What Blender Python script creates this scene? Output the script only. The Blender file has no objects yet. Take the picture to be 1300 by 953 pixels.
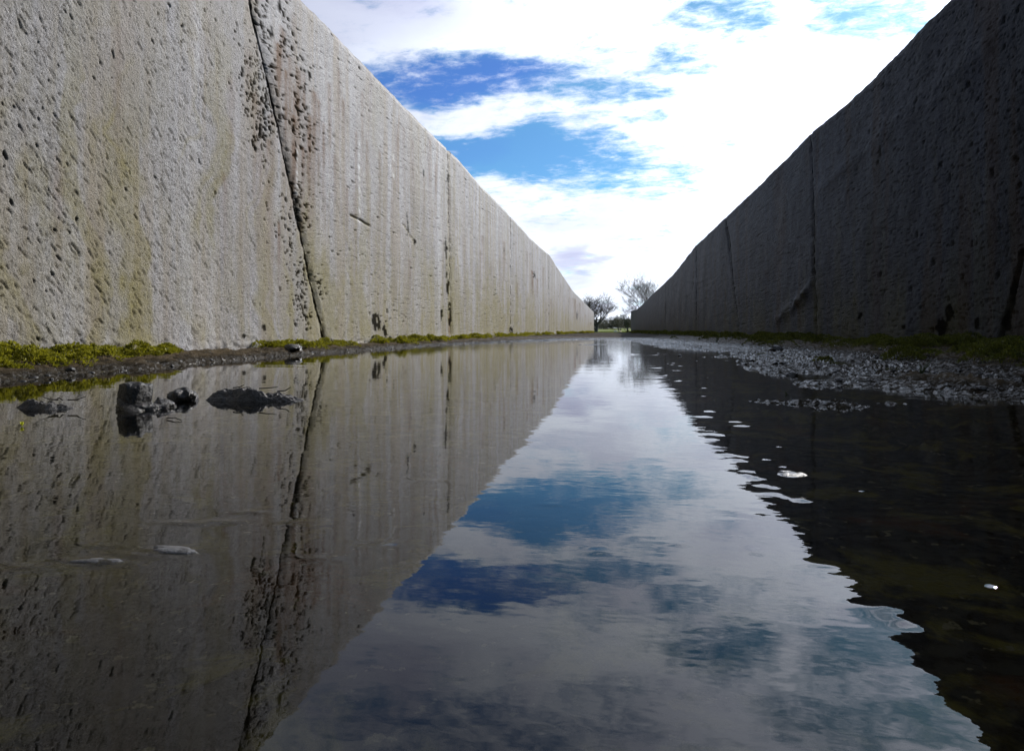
import bpy, math, random
import numpy as np
from mathutils import Vector, Matrix

random.seed(7)
S = bpy.context.scene
COL = S.collection

# ------------------------------------------------------------------ layout
F = 800.0                      # focal length in photo pixels (photo 1300 wide)
HC = 0.15                      # lens height over the puddle
TH = math.atan(128.0 / F)      # yaw to the left of the clamp's axis
CT, ST = math.cos(TH), math.sin(TH)
DL, DR, WT = 2.40, 2.60, 0.32  # wall faces at x=-DL and x=+DR, thickness

def ray(px, py):
    a = (px - 650.0) / F; b = (421.0 - py) / F
    return (-ST + CT * a, CT + ST * a, b)
def on_wall(px, py, X):
    d = ray(px, py); t = X / d[0]
    return d[1] * t, HC + d[2] * t
def on_ground(px, py, z=0.0):
    d = ray(px, py); t = (z - HC) / d[2]
    return d[0] * t, d[1] * t
def project(x, y, z):
    xc = CT * x + ST * y; dp = -ST * x + CT * y
    return 650 + F * xc / dp, 421 - F * (z - HC) / dp

# ------------------------------------------------------------------ noise
def _h(ix, iy, s):
    ix = ix.astype(np.int64); iy = iy.astype(np.int64)
    n = (ix * 374761393 + iy * 668265263 + s * 974634541) & 0xffffffff
    n = ((n ^ (n >> 13)) * 1274126177) & 0xffffffff
    n = ((n ^ (n >> 16)) * 2246822519) & 0xffffffff
    n = n ^ (n >> 15)
    return (n & 0xffffff).astype(np.float64) / 16777216.0
def vn(x, y, s=0):
    fx = np.floor(x); fy = np.floor(y); tx = x - fx; ty = y - fy
    tx = tx * tx * tx * (tx * (tx * 6 - 15) + 10); ty = ty * ty * ty * (ty * (ty * 6 - 15) + 10)
    a = _h(fx, fy, s); b = _h(fx + 1, fy, s); c = _h(fx, fy + 1, s); d = _h(fx + 1, fy + 1, s)
    return (a + (b - a) * tx) * (1 - ty) + (c + (d - c) * tx) * ty
def fbm(x, y, s=0, o=4, g=0.5):
    r = 0; a = 1; t = 0
    for i in range(o):
        r = r + a * vn(x + 17.3 * i, y - 9.1 * i, s + i * 31); t += a; a *= g; x = x * 2.03; y = y * 2.03
    return r / t
def sst(a, b, x):
    t = np.clip((x - a) / (b - a), 0, 1); return t * t * (3 - 2 * t)
def pits(y, z, cell, seed, dens, r0=0.22, r1=0.45, el=1.5, sk=0.0):
    """cellular spots: returns hole depth 0..1; dens may be an array"""
    u = (y + sk * z) / cell + .9 * (fbm(y * .55 / cell, z * .55 / cell, seed + 9, 2) - .5); v = z / (cell * el) + .9 * (fbm(y * .6 / cell, z * .6 / cell, seed + 10, 2) - .5); out = np.zeros_like(u)
    fu = np.floor(u); fv = np.floor(v)
    for i in (-1, 0, 1):
        for j in (-1, 0, 1):
            cx = fu + i; cy = fv + j
            px = cx + _h(cx, cy, seed); py = cy + _h(cx, cy, seed + 1)
            r = r0 + (r1 - r0) * _h(cx, cy, seed + 2) ** 2
            on = _h(cx, cy, seed + 3) < dens
            d = np.sqrt((u - px) ** 2 + (v - py) ** 2) / r
            out = np.maximum(out, np.where(on, 1 - sst(0.45, 1.0, d), 0))
    return out

# ------------------------------------------------------------------ objects
def tag(o, label=None, cat=None, group=None, kind=None):
    if label: o['label'] = label
    if cat: o['category'] = cat
    if group: o['group'] = group
    if kind: o['kind'] = kind
    return o
def empty(name, loc=(0, 0, 0), rz=0.0):
    o = bpy.data.objects.new(name, None); o.empty_display_size = 0.1
    o.location = loc; o.rotation_euler = (0, 0, rz); COL.objects.link(o); return o
def mesh_np(name, V, faces, mat, parent=None, smooth=True, attrs=None, loc=None):
    """V (n,3), faces: list of (m,k) index arrays"""
    V = np.asarray(V, dtype=np.float32)
    me = bpy.data.meshes.new(name)
    me.vertices.add(len(V)); me.vertices.foreach_set('co', V.ravel())
    li = np.concatenate([f.ravel() for f in faces]).astype(np.int32)
    lt = np.concatenate([np.full(len(f), f.shape[1]) for f in faces]).astype(np.int32)
    ls = np.concatenate([[0], np.cumsum(lt)[:-1]]).astype(np.int32)
    me.loops.add(len(li)); me.loops.foreach_set('vertex_index', li)
    me.polygons.add(len(lt)); me.polygons.foreach_set('loop_start', ls); me.polygons.foreach_set('loop_total', lt)
    me.polygons.foreach_set('use_smooth', np.full(len(lt), smooth, dtype=bool))
    me.update(calc_edges=True); me.validate()
    if attrs:
        for k, a in attrs.items():
            at = me.attributes.new(k, 'FLOAT', 'POINT'); at.data.foreach_set('value', np.asarray(a, dtype=np.float32).ravel())
    if mat: me.materials.append(mat)
    o = bpy.data.objects.new(name, me); COL.objects.link(o)
    if parent: o.parent = parent
    if loc is not None: o.location = loc
    return o
def grid_faces(nr, nc, base=0, flip=False):
    i = np.arange(nr * nc).reshape(nr, nc) + base
    q = np.stack([i[:-1, :-1], i[:-1, 1:], i[1:, 1:], i[1:, :-1]], -1).reshape(-1, 4)
    return q[:, ::-1] if flip else q

# ------------------------------------------------------------------ node helper
class NT:
    def __init__(s, nt):
        s.nt = nt; s.n = nt.nodes; s.l = nt.links
    def new(s, t, **kw):
        n = s.n.new(t)
        for k, v in kw.items(): setattr(n, k, v)
        return n
    def put(s, sock, v):
        if isinstance(v, bpy.types.NodeSocket): s.l.new(v, sock)
        elif v is not None: sock.default_value = v
    def m(s, op, a, b=None, c=None, clamp=False):
        n = s.new('ShaderNodeMath', operation=op); n.use_clamp = clamp
        s.put(n.inputs[0], a)
        if b is not None: s.put(n.inputs[1], b)
        if c is not None: s.put(n.inputs[2], c)
        return n.outputs[0]
    def vm(s, op, a, b=None, out=0):
        n = s.new('ShaderNodeVectorMath', operation=op); s.put(n.inputs[0], a)
        if b is not None: s.put(n.inputs[1], b)
        return n.outputs[out]
    def dot(s, a, b): return s.vm('DOT_PRODUCT', a, b, 1)
    def xyz(s, x, y, z):
        n = s.new('ShaderNodeCombineXYZ'); s.put(n.inputs[0], x); s.put(n.inputs[1], y); s.put(n.inputs[2], z); return n.outputs[0]
    def sep(s, v):
        n = s.new('ShaderNodeSeparateXYZ'); s.put(n.inputs[0], v); return n.outputs
    def scale(s, v, t):
        n = s.new('ShaderNodeVectorMath', operation='MULTIPLY'); s.put(n.inputs[0], v); n.inputs[1].default_value = t; return n.outputs[0]
    def noise(s, v, scale=1.0, detail=4.0, rough=0.5, dist=0.0):
        n = s.new('ShaderNodeTexNoise'); s.put(n.inputs['Vector'], v)
        n.inputs['Scale'].default_value = scale; n.inputs['Detail'].default_value = detail
        n.inputs['Roughness'].default_value = rough; n.inputs['Distortion'].default_value = dist
        return n.outputs['Fac']
    def ss(s, a, b, x):
        n = s.new('ShaderNodeMapRange', interpolation_type='SMOOTHSTEP'); s.put(n.inputs[0], x)
        s.put(n.inputs[1], a); s.put(n.inputs[2], b); n.inputs[3].default_value = 0; n.inputs[4].default_value = 1
        return n.outputs[0]
    def mix(s, f, a, b, bt='MIX'):
        n = s.new('ShaderNodeMix', data_type='RGBA', blend_type=bt)
        s.put(n.inputs[0], f)
        for k, v in ((6, a), (7, b)):
            if not isinstance(v, bpy.types.NodeSocket) and len(v) == 3: v = (*v, 1)
            s.put(n.inputs[k], v)
        return n.outputs[2]
    def attr(s, name):
        n = s.new('ShaderNodeAttribute'); n.attribute_name = name; return n.outputs['Fac']
    def bump(s, h, dist, strength=1.0, normal=None):
        n = s.new('ShaderNodeBump'); s.put(n.inputs['Height'], h); n.inputs['Distance'].default_value = dist
        n.inputs['Strength'].default_value = strength
        if normal: s.put(n.inputs['Normal'], normal)
        return n.outputs[0]
def material(name):
    m = bpy.data.materials.new(name); m.use_nodes = True
    t = NT(m.node_tree); p = t.n['Principled BSDF']
    pos = t.new('ShaderNodeNewGeometry').outputs['Position']
    return m, t, p, pos

# ------------------------------------------------------------------ sun + sky
SUN = Vector((485, 800, 565)).normalized()
EL = math.asin(SUN.z); AZ = math.atan2(SUN.x, SUN.y)
sd = bpy.data.lights.new('sun', 'SUN'); sd.energy = 4.2; sd.angle = math.radians(0.53); sd.color = (1.0, 0.965, 0.92)
so = bpy.data.objects.new('sun', sd); COL.objects.link(so)
so.rotation_euler = (-SUN).to_track_quat('-Z', 'Y').to_euler()

W = bpy.data.worlds.new('World'); S.world = W; W.use_nodes = True
t = NT(W.node_tree); bg = t.n['Background']; bg.inputs[1].default_value = 0.1
sky = t.new('ShaderNodeTexSky', sky_type='NISHITA'); sky.sun_disc = False
sky.sun_elevation = EL; sky.sun_rotation = AZ; sky.air_density = 1.0; sky.dust_density = 0.4; sky.ozone_density = 2.5
D = t.new('ShaderNodeTexCoord').outputs['Generated']
D = t.vm('NORMALIZE', D)
dx, dy, dz = t.sep(D)
fwd = t.m('MAXIMUM', t.dot(D, (-ST, CT, 0)), 0.02)
front = t.ss(0.05, 0.3, t.dot(D, (-ST, CT, 0)))
U = t.m('MULTIPLY', t.m('DIVIDE', t.dot(D, (CT, ST, 0)), fwd), 8.0)
V_ = t.m('MULTIPLY', t.m('DIVIDE', dz, fwd), 8.0)
# cloud layer seen in perspective (layer coordinates)
den = t.m('ADD', t.m('MAXIMUM', dz, 0.0), 0.16)
P = t.xyz(t.m('DIVIDE', dx, den), t.m('DIVIDE', dy, den), 3.7)
n1 = t.noise(P, 1.25, 9, 0.56, 0.25)
n2 = t.noise(t.vm('ADD', P, (5.2, 1.3, 0)), 3.6, 10, 0.66, 0.3)
n3 = t.noise(t.scale(P, (1.0, 2.2, 1)), 5.5, 8, 0.66, 0.6)      # fine ripples in rows
wq = t.noise(t.vm('ADD', P, (0, 9, 0)), 2.2, 5, 0.55)
wq2 = t.noise(t.vm('ADD', P, (7, 2, 0)), 2.2, 5, 0.55)
Uw = t.m('ADD', U, t.m('MULTIPLY', t.m('SUBTRACT', wq, 0.5), 1.7))
Vw = t.m('ADD', V_, t.m('MULTIPLY', t.m('SUBTRACT', wq2, 0.5), 1.0))
holes = None; deep = None
# openings in the cloud: centre (photo px), half sizes, strength, deeper blue
for (hx, hy, ax, ay, st, dp) in [
        (585, 100, 125, 24, .60, 1.0), (520, 96, 70, 24, .5, 1.0), (680, 192, 135, 40, .62, .35), (610, 190, 60, 34, .4, .5), (790, 225, 120, 26, .30, 0),
        (770, 118, 90, 18, .36, .1), (925, 18, 64, 34, .40, 0), (815, 238, 80, 12, .26, 0), (868, 60, 40, 22, .16, 0),
        (1110, 14, 90, 40, .38, 0), (735, 328, 34, 22, .12, 0), (820, 155, 70, 9, .22, 0), (1120, -60, 160, 50, .3, 0),
        (620, -80, 260, 50, .26, .5), (820, 295, 60, 10, .18, 0), (640, 262, 50, 8, .1, 0)]:
    ex = t.m('DIVIDE', t.m('SUBTRACT', Uw, (hx - 650) / 100), ax / 100)
    ey = t.m('DIVIDE', t.m('SUBTRACT', Vw, (421 - hy) / 100), ay / 100)
    r2 = t.m('ADD', t.m('MULTIPLY', ex, ex), t.m('MULTIPLY', ey, ey))
    g = t.m('MULTIPLY', t.m('SUBTRACT', 1.0, t.ss(0.0, 1.9, r2)), st * 0.92)
    holes = g if holes is None else t.m('MAXIMUM', holes, g)
    if dp:
        gd = t.m('MULTIPLY', g, dp / st); deep = gd if deep is None else t.m('MAXIMUM', deep, gd)
holes = t.m('MULTIPLY', holes, front); deep = t.m('MULTIPLY', deep, front)
cov = t.m('ADD', t.m('MULTIPLY', t.m('SUBTRACT', n1, 0.5), 1.0), t.m('MULTIPLY', t.m('SUBTRACT', n2, 0.5), 1.0))
cov = t.m('ADD', cov, t.m('MULTIPLY', t.m('SUBTRACT', n3, 0.5), 0.75))
n4 = t.noise(t.scale(P, (1.0, 1.6, 1)), 16.0, 8, 0.68, 0.4)
cov = t.m('ADD', cov, t.m('MULTIPLY', t.m('SUBTRACT', n4, 0.5), 0.85))
cov = t.m('ADD', cov, t.m('ADD', t.m('MULTIPLY', front, 0.30), -0.10))
cov = t.m('SUBTRACT', t.m('SUBTRACT', cov, holes), t.m('MULTIPLY', t.m('MULTIPLY', t.ss(3.8, 5.2, V_), front), 0.16))
cl = t.ss(-0.42, 0.22, cov)
sa = t.dot(D, tuple(SUN))
gl = t.m('POWER', t.m('MAXIMUM', sa, 0.0), 14.0)
gl2 = t.m('POWER', t.m('MAXIMUM', sa, 0.0), 3.0)
lum = t.m('ADD', t.m('ADD', t.m('ADD', 0.20, t.m('MULTIPLY', front, 0.30)), t.m('MULTIPLY', gl2, 1.05)), t.m('MULTIPLY', gl, 1.0))
# shading inside the clouds: thick parts go lilac grey
gx = t.m('DIVIDE', t.m('SUBTRACT', Uw, -2.0), 1.5); gy = t.m('DIVIDE', t.m('SUBTRACT', Vw, 4.3), 0.75)
top = t.m('MULTIPLY', t.m('SUBTRACT', 1.0, t.ss(0.1, 1.7, t.m('ADD', t.m('MULTIPLY', gx, gx), t.m('MULTIPLY', gy, gy)))), front)
gx = t.m('DIVIDE', t.m('SUBTRACT', Uw, 0.82), 0.34); gy = t.m('DIVIDE', t.m('SUBTRACT', Vw, 0.93), 0.24)
low = t.m('MULTIPLY', t.m('SUBTRACT', 1.0, t.ss(0.1, 1.7, t.m('ADD', t.m('MULTIPLY', gx, gx), t.m('MULTIPLY', gy, gy)))), front)
over = t.ss(3.9, 5.6, V_)
shade = t.m('MULTIPLY', t.ss(0.42, 0.68, t.noise(t.vm('ADD', P, (2.0, 4.4, 0)), 2.4, 7, 0.55, 0.4)), 0.45)
shade = t.m('ADD', shade, t.m('ADD', t.m('MULTIPLY', top, 0.55), t.m('MULTIPLY', low, 0.7)))
shade = t.m('ADD', shade, t.m('MULTIPLY', t.m('MULTIPLY', over, front), 0.22), clamp=True)
ccol = t.mix(shade, (0.90, 0.97, 1.11), (0.50, 0.53, 0.74))
cs = t.new('ShaderNodeVectorMath', operation='SCALE'); t.put(cs.inputs[0], ccol); t.put(cs.inputs[3], t.m('MULTIPLY', lum, 10.0))
skc = t.mix(deep, sky.outputs[0], t.mix(1.0, sky.outputs[0], (0.74, 0.66, 1.02), 'MULTIPLY'))
skc = t.mix(1.0, skc, (0.48, 0.86, 0.98), 'MULTIPLY')
t.l.new(t.mix(cl, skc, cs.outputs[0]), bg.inputs[0])

S.view_settings.view_transform = 'Standard'; S.view_settings.look = 'None'; S.view_settings.gamma = 1.0
S.view_settings.use_curve_mapping = False; S.view_settings.exposure = 0.30

# ------------------------------------------------------------------ camera
cam = bpy.data.cameras.new('camera'); cam.sensor_width = 36.0; cam.lens = 36.0 * F / 1300.0
cam.shift_y = -(476.5 - 421.0) / 1300.0; cam.clip_start = 0.02; cam.clip_end = 6000
co = bpy.data.objects.new('camera', cam); co.location = (0, 0, HC); co.rotation_euler = (math.pi / 2, 0, TH)
COL.objects.link(co); S.camera = co

# ------------------------------------------------------------------ materials
def wall_material(name, light):
    m, t, p, pos = material(name)
    px, py, pz = t.sep(pos)
    pit, rust, alg, blk, wht = [t.attr(a) for a in ('pit', 'rust', 'algae', 'black', 'white')]
    sv = t.xyz(0.0, t.m('MULTIPLY', py, 1.0), t.m('MULTIPLY', pz, 1.0))
    big = t.noise(sv, 1.1, 6, 0.6, 0.4)
    streak = t.noise(t.scale(pos, (0, 6.0, 0.35)), 1.0, 6, 0.6, 0.3)
    fine = t.noise(pos, 80.0, 5, 0.78)
    mid = t.noise(pos, 24.0, 5, 0.65)
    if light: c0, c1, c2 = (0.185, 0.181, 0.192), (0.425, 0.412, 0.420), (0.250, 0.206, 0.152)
    else: c0, c1, c2 = (0.0072, 0.0088, 0.0155), (0.0145, 0.0175, 0.030), (0.008, 0.0090, 0.0122)  # right wall: damp concrete, its shade put into these near-black tones
    c = t.mix(t.ss(0.3, 0.7, t.m('ADD', t.m('MULTIPLY', mid, 0.6), t.m('MULTIPLY', fine, 0.4))), c0, c1)
    c = t.mix(t.m('MULTIPLY', t.ss(0.42, 0.64, streak), 0.85), c, c2)
    wide = t.noise(t.scale(pos, (0, 1.7, 0.12)), 1.0, 7, 0.68, 0.3)
    c = t.mix(t.m('MULTIPLY', t.ss(0.42, 0.74, wide), 0.55), c, tuple(0.72 * v for v in c2))
    c = t.mix(t.m('MULTIPLY', t.ss(0.48, 0.34, wide), 0.5), c, tuple(min(1, 1.18 * v) for v in c1))
    c = t.mix(t.m('MULTIPLY', t.ss(0.45, 0.75, big), 0.35), c, tuple(0.62 * v for v in c1))
    sp = t.ss(0.60, 0.74, fine)
    c = t.mix(t.m('MULTIPLY', sp, 0.8), c, tuple(min(1, 1.5 * v) for v in c1))
    c = t.mix(t.m('MULTIPLY', t.ss(0.46, 0.34, fine), 0.75), c, tuple(0.42 * v for v in c0))
    k = 1.0 if light else 0.28  # stain colours on the right wall dimmed for shade too
    am = t.m('MULTIPLY', alg, t.m('ADD', 0.45, t.m('MULTIPLY', t.noise(pos, 30, 5, 0.7), 0.9)), clamp=True)
    c = t.mix(am, c, tuple(k * v for v in (0.215, 0.182, 0.055)))
    rm = t.m('MULTIPLY', rust, t.m('ADD', 0.8, t.noise(t.scale(pos, (0, 60, 5)), 1.0, 4, 0.6)), clamp=True)
    c = t.mix(rm, c, tuple(k * v for v in (0.135, 0.070, 0.032)))
    c = t.mix(t.m('MULTIPLY', wht, 0.75), c, tuple(min(.8, 2.0 * v) for v in c1))
    c = t.mix(t.m('MULTIPLY', pit, 0.80), c, tuple(k * v for v in (0.055, 0.046, 0.030)))
    c = t.mix(t.m('MULTIPLY', blk, 0.93), c, (0.012, 0.011, 0.009))
    t.l.new(c, p.inputs['Base Color'])
    ro = t.m('ADD', 0.58 if light else 0.56, t.m('MULTIPLY', t.m('SUBTRACT', mid, 0.5), 0.3))
    t.l.new(ro, p.inputs['Roughness'])
    dirt = t.m('ADD', t.m('ADD', blk, t.m('MULTIPLY', pit, 0.8)), t.m('MULTIPLY', t.m('ADD', rm, am), 0.45), clamp=True)
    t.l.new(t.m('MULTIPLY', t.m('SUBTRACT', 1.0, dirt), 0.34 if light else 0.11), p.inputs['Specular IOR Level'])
    h = t.m('ADD', t.m('MULTIPLY', t.noise(pos, 90.0, 6, 0.7), 0.5), t.m('MULTIPLY', t.noise(pos, 260.0, 4, 0.65), 0.30))
    t.l.new(t.bump(h, 0.019, 1.0), p.inputs['Normal'])
    return m
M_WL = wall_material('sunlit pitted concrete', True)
M_WR = wall_material('damp concrete darkened for shade', False)  # darker copy for the right wall, shade included in the colour

def simple(name, c0, c1, scale, rough, bump=None, detail=5, spec=0.5):
    m, t, p, pos = material(name)
    n = t.noise(pos, scale, detail, 0.62)
    t.l.new(t.mix(t.ss(0.3, 0.7, n), c0, c1), p.inputs['Base Color'])
    p.inputs['Roughness'].default_value = rough; p.inputs['Specular IOR Level'].default_value = spec
    if bump: t.l.new(t.bump(t.noise(pos, bump[0], 5, 0.65), bump[1], 1.0), p.inputs['Normal'])
    return m
M_FILL = simple('black joint sealant', (0.008, 0.008, 0.007), (0.022, 0.020, 0.016), 60, 0.7, (90, 0.004))
M_STONE = simple('wet dark stone', (0.005, 0.0045, 0.0045), (0.016, 0.015, 0.0145), 55, 0.42, (110, 0.004))
M_CLOD = simple('wet mud clod', (0.012, 0.010, 0.008), (0.040, 0.034, 0.028), 70, 0.22, (140, 0.006))
M_ROT = simple('rotting plant debris', (0.014, 0.012, 0.010), (0.060, 0.052, 0.046), 60, 0.42, (160, 0.005))
M_TWIG = simple('wet dead twig', (0.030, 0.022, 0.016), (0.075, 0.058, 0.042), 90, 0.5)
M_BARK = simple('grey brown bark', (0.045, 0.038, 0.032), (0.10, 0.088, 0.076), 9, 0.85, (14, 0.03))
M_TWIGS = simple('bare winter twigs', (0.055, 0.044, 0.036), (0.10, 0.082, 0.068), 2, 0.85)
M_BOULD = simple('pale stone', (0.42, 0.41, 0.39), (0.62, 0.61, 0.58), 8, 0.8, (20, 0.02))
M_BOULD2 = simple('tan stone', (0.36, 0.26, 0.17), (0.50, 0.38, 0.27), 8, 0.8, (20, 0.02))

def leafy(name, c0, c1, scale, tr=0.35, rough=0.55):
    m, t, p, pos = material(name)
    n = t.noise(pos, scale, 4, 0.6); v = t.attr('var')
    f = t.m('ADD', t.m('MULTIPLY', t.ss(0.3, 0.7, n), 0.5), t.m('MULTIPLY', v, 0.5))
    c = t.mix(f, c0, c1); t.l.new(c, p.inputs['Base Color']); p.inputs['Roughness'].default_value = rough
    p.inputs['Specular IOR Level'].default_value = 0.3
    tb = t.new('ShaderNodeBsdfTranslucent'); t.l.new(c, tb.inputs[0])
    mx = t.new('ShaderNodeMixShader'); mx.inputs[0].default_value = tr
    t.l.new(p.outputs[0], mx.inputs[1]); t.l.new(tb.outputs[0], mx.inputs[2])
    t.l.new(mx.outputs[0], t.n['Material Output'].inputs[0]); return m
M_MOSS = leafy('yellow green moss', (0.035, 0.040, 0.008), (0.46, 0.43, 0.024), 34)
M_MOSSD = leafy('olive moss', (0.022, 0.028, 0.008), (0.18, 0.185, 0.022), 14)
M_WEED = leafy('weed leaves', (0.03, 0.055, 0.012), (0.08, 0.11, 0.02), 20)
M_HEDGE = leafy('hedge foliage', (0.075, 0.076, 0.066), (0.15, 0.14, 0.105), 0.6, 0.2, 0.8)
M_GRASS = leafy('grass blades', (0.09, 0.125, 0.016), (0.19, 0.225, 0.028), 1.5)
M_SPRIG = leafy('fresh yellow leaf', (0.38, 0.42, 0.02), (0.5, 0.5, 0.03), 40)
M_FILM = simple('pale floating film', (0.035, 0.034, 0.034), (0.11, 0.11, 0.115), 120, 0.3, (150, 0.003))

# wet ground inside the clamp
M_MUD, t, p, pos = material('wet mud over concrete')
px, py, pz = t.sep(pos)
a = t.noise(pos, 7, 7, 0.65, 0.3); b = t.noise(pos, 42, 5, 0.68); l = t.noise(t.scale(pos, (1, 1, 0)), 1.1, 5, 0.6)
c = t.mix(t.ss(0.3, 0.72, b), (0.010, 0.0085, 0.0065), (0.036, 0.030, 0.022))
c = t.mix(t.m('MULTIPLY', t.ss(0.42, 0.7, a), 0.7), c, (0.056, 0.044, 0.030))
# algae and silt patches on the flooded bed
bed = t.ss(0.004, -0.010, pz)
c = t.mix(t.m('MULTIPLY', t.m('MULTIPLY', bed, t.ss(0.52, 0.62, t.noise(t.vm('ADD', pos, (3, 1, 0)), 13, 5, 0.6, 0.5))), 0.8), c, (0.20, 0.175, 0.045))
c = t.mix(t.m('MULTIPLY', t.m('MULTIPLY', bed, t.ss(0.56, 0.66, t.noise(t.vm('ADD', pos, (8, 5, 0)), 7, 5, 0.6, 0.4))), 0.6), c, (0.13, 0.06, 0.03))
c = t.mix(t.m('MULTIPLY', t.ss(0.012, 0.040, pz), t.ss(0.3, 0.6, t.noise(pos, 20, 5, 0.65))), c, (0.080, 0.060, 0.036))
c = t.mix(t.m('MULTIPLY', bed, t.ss(0.63, 0.68, t.noise(pos, 75, 3, 0.6))), c, (0.22, 0.20, 0.15))
far = t.ss(11.5, 17.0, py)
c = t.mix(far, c, t.mix(t.ss(0.35, 0.65, a), (0.030, 0.025, 0.020), (0.070, 0.060, 0.049)))
t.l.new(c, p.inputs['Base Color'])
ro = t.m('ADD', 0.10, t.m('MULTIPLY', t.ss(0.35, 0.7, a), 0.14)); wetf = t.ss(0.47, 0.58, t.noise(t.scale(pos, (1, 1.4, 0)), 48, 6, 0.68)); t.l.new(t.m('MULTIPLY', wetf, t.m('SUBTRACT', 0.40, t.m('MULTIPLY', t.ss(0.005, 0.026, pz), 0.37))), p.inputs['Specular IOR Level'])
ro = t.m('ADD', ro, t.m('ADD', t.m('MULTIPLY', far, 0.4), t.m('MULTIPLY', t.ss(0.010, 0.040, pz), 0.16)))
t.l.new(ro, p.inputs['Roughness'])
h = t.m('ADD', t.m('MULTIPLY', t.noise(pos, 70, 6, 0.7), 0.7), t.m('MULTIPLY', t.noise(pos, 220, 4, 0.6), 0.3))
t.l.new(t.bump(h, 0.011, 0.9), p.inputs['Normal'])

# water: Fresnel mirror over a clear layer, the bed shows through
M_WATER, t, p, pos = material('still puddle water'); t.n.remove(p)
px, py, pz = t.sep(pos)
r1 = t.m('MULTIPLY', t.m('SUBTRACT', t.noise(t.scale(pos, (1, 1.5, 0)), 11, 3, 0.5, 0.2), 0.5), 1.0)
r2 = t.m('MULTIPLY', t.m('SUBTRACT', t.noise(t.scale(pos, (1, 2.0, 0)), 38, 2, 0.5), 0.5), 0.16)
amp = t.m('ADD', 0.25, t.m('MULTIPLY', t.ss(-0.3, 1.0, px), 0.9))
amp = t.m('ADD', amp, t.m('MULTIPLY', t.ss(3.0, 9.0, py), 1.5))
hh = t.m('MULTIPLY', t.m('ADD', r1, r2), t.m('MULTIPLY', amp, 0.0009))
nb = t.bump(hh, 1.0, 1.0)
fr = t.new('ShaderNodeFresnel'); fr.inputs[0].default_value = 1.333; t.l.new(nb, fr.inputs[1])
gs = t.new('ShaderNodeBsdfGlossy'); gs.inputs['Roughness'].default_value = 0.0; t.l.new(nb, gs.inputs['Normal'])
gs.inputs[0].default_value = (1, 1, 1, 1)
tp = t.new('ShaderNodeBsdfTransparent'); tp.inputs[0].default_value = (0.62, 0.59, 0.46, 1)
mx = t.new('ShaderNodeMixShader'); t.l.new(fr.outputs[0], mx.inputs[0]); t.l.new(tp.outputs[0], mx.inputs[1]); t.l.new(gs.outputs[0], mx.inputs[2])
t.l.new(mx.outputs[0], t.n['Material Output'].inputs[0])

M_FIELD, t, p, pos = material('pasture')
c = t.mix(t.ss(0.35, 0.65, t.noise(pos, 0.25, 6, 0.65)), (0.085, 0.115, 0.018), (0.17, 0.205, 0.030))
c = t.mix(t.m('MULTIPLY', t.ss(0.5, 0.7, t.noise(t.scale(pos, (0.4, 1, 1)), 0.09, 5, 0.6)), 0.6), c, (0.10, 0.085, 0.045))
t.l.new(c, p.inputs['Base Color']); p.inputs['Roughness'].default_value = 0.9; p.inputs['Specular IOR Level'].default_value = 0.15
t.l.new(t.bump(t.noise(pos, 9, 6, 0.7), 0.12, 1.0), p.inputs['Normal'])

# ------------------------------------------------------------------ the two walls
def z_top(tab, X, y):
    ys, zs = zip(*[on_wall(a, b, X) for a, b in tab])
    o = np.argsort(ys); return np.interp(y, np.array(ys)[o], np.array(zs)[o])
TAB_L = [(390, 8), (440, 59), (516, 138), (558, 180), (582, 202), (611, 236), (644, 270), (676, 305), (698, 324), (712, 346), (728, 370), (736, 378), (753, 395.5)]
TAB_R = [(1205, 0), (1090, 117.5), (1031, 168), (968, 231), (922, 275), (882, 313), (855, 348), (842, 361), (829, 372.5), (814, 388), (808, 393), (801, 395)]

def y_cols(y0, y1, k):
    ys = [y0]; y = y0
    while y < y1:
        st = max(0.0045, k * y * y)
        if y < 2.2: st = 0.02
        st = min(st, 0.22); y += st; ys.append(y)
    ys = np.array(ys); return y0 + (ys - y0) * (y1 - y0) / (ys[-1] - y0)

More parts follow.
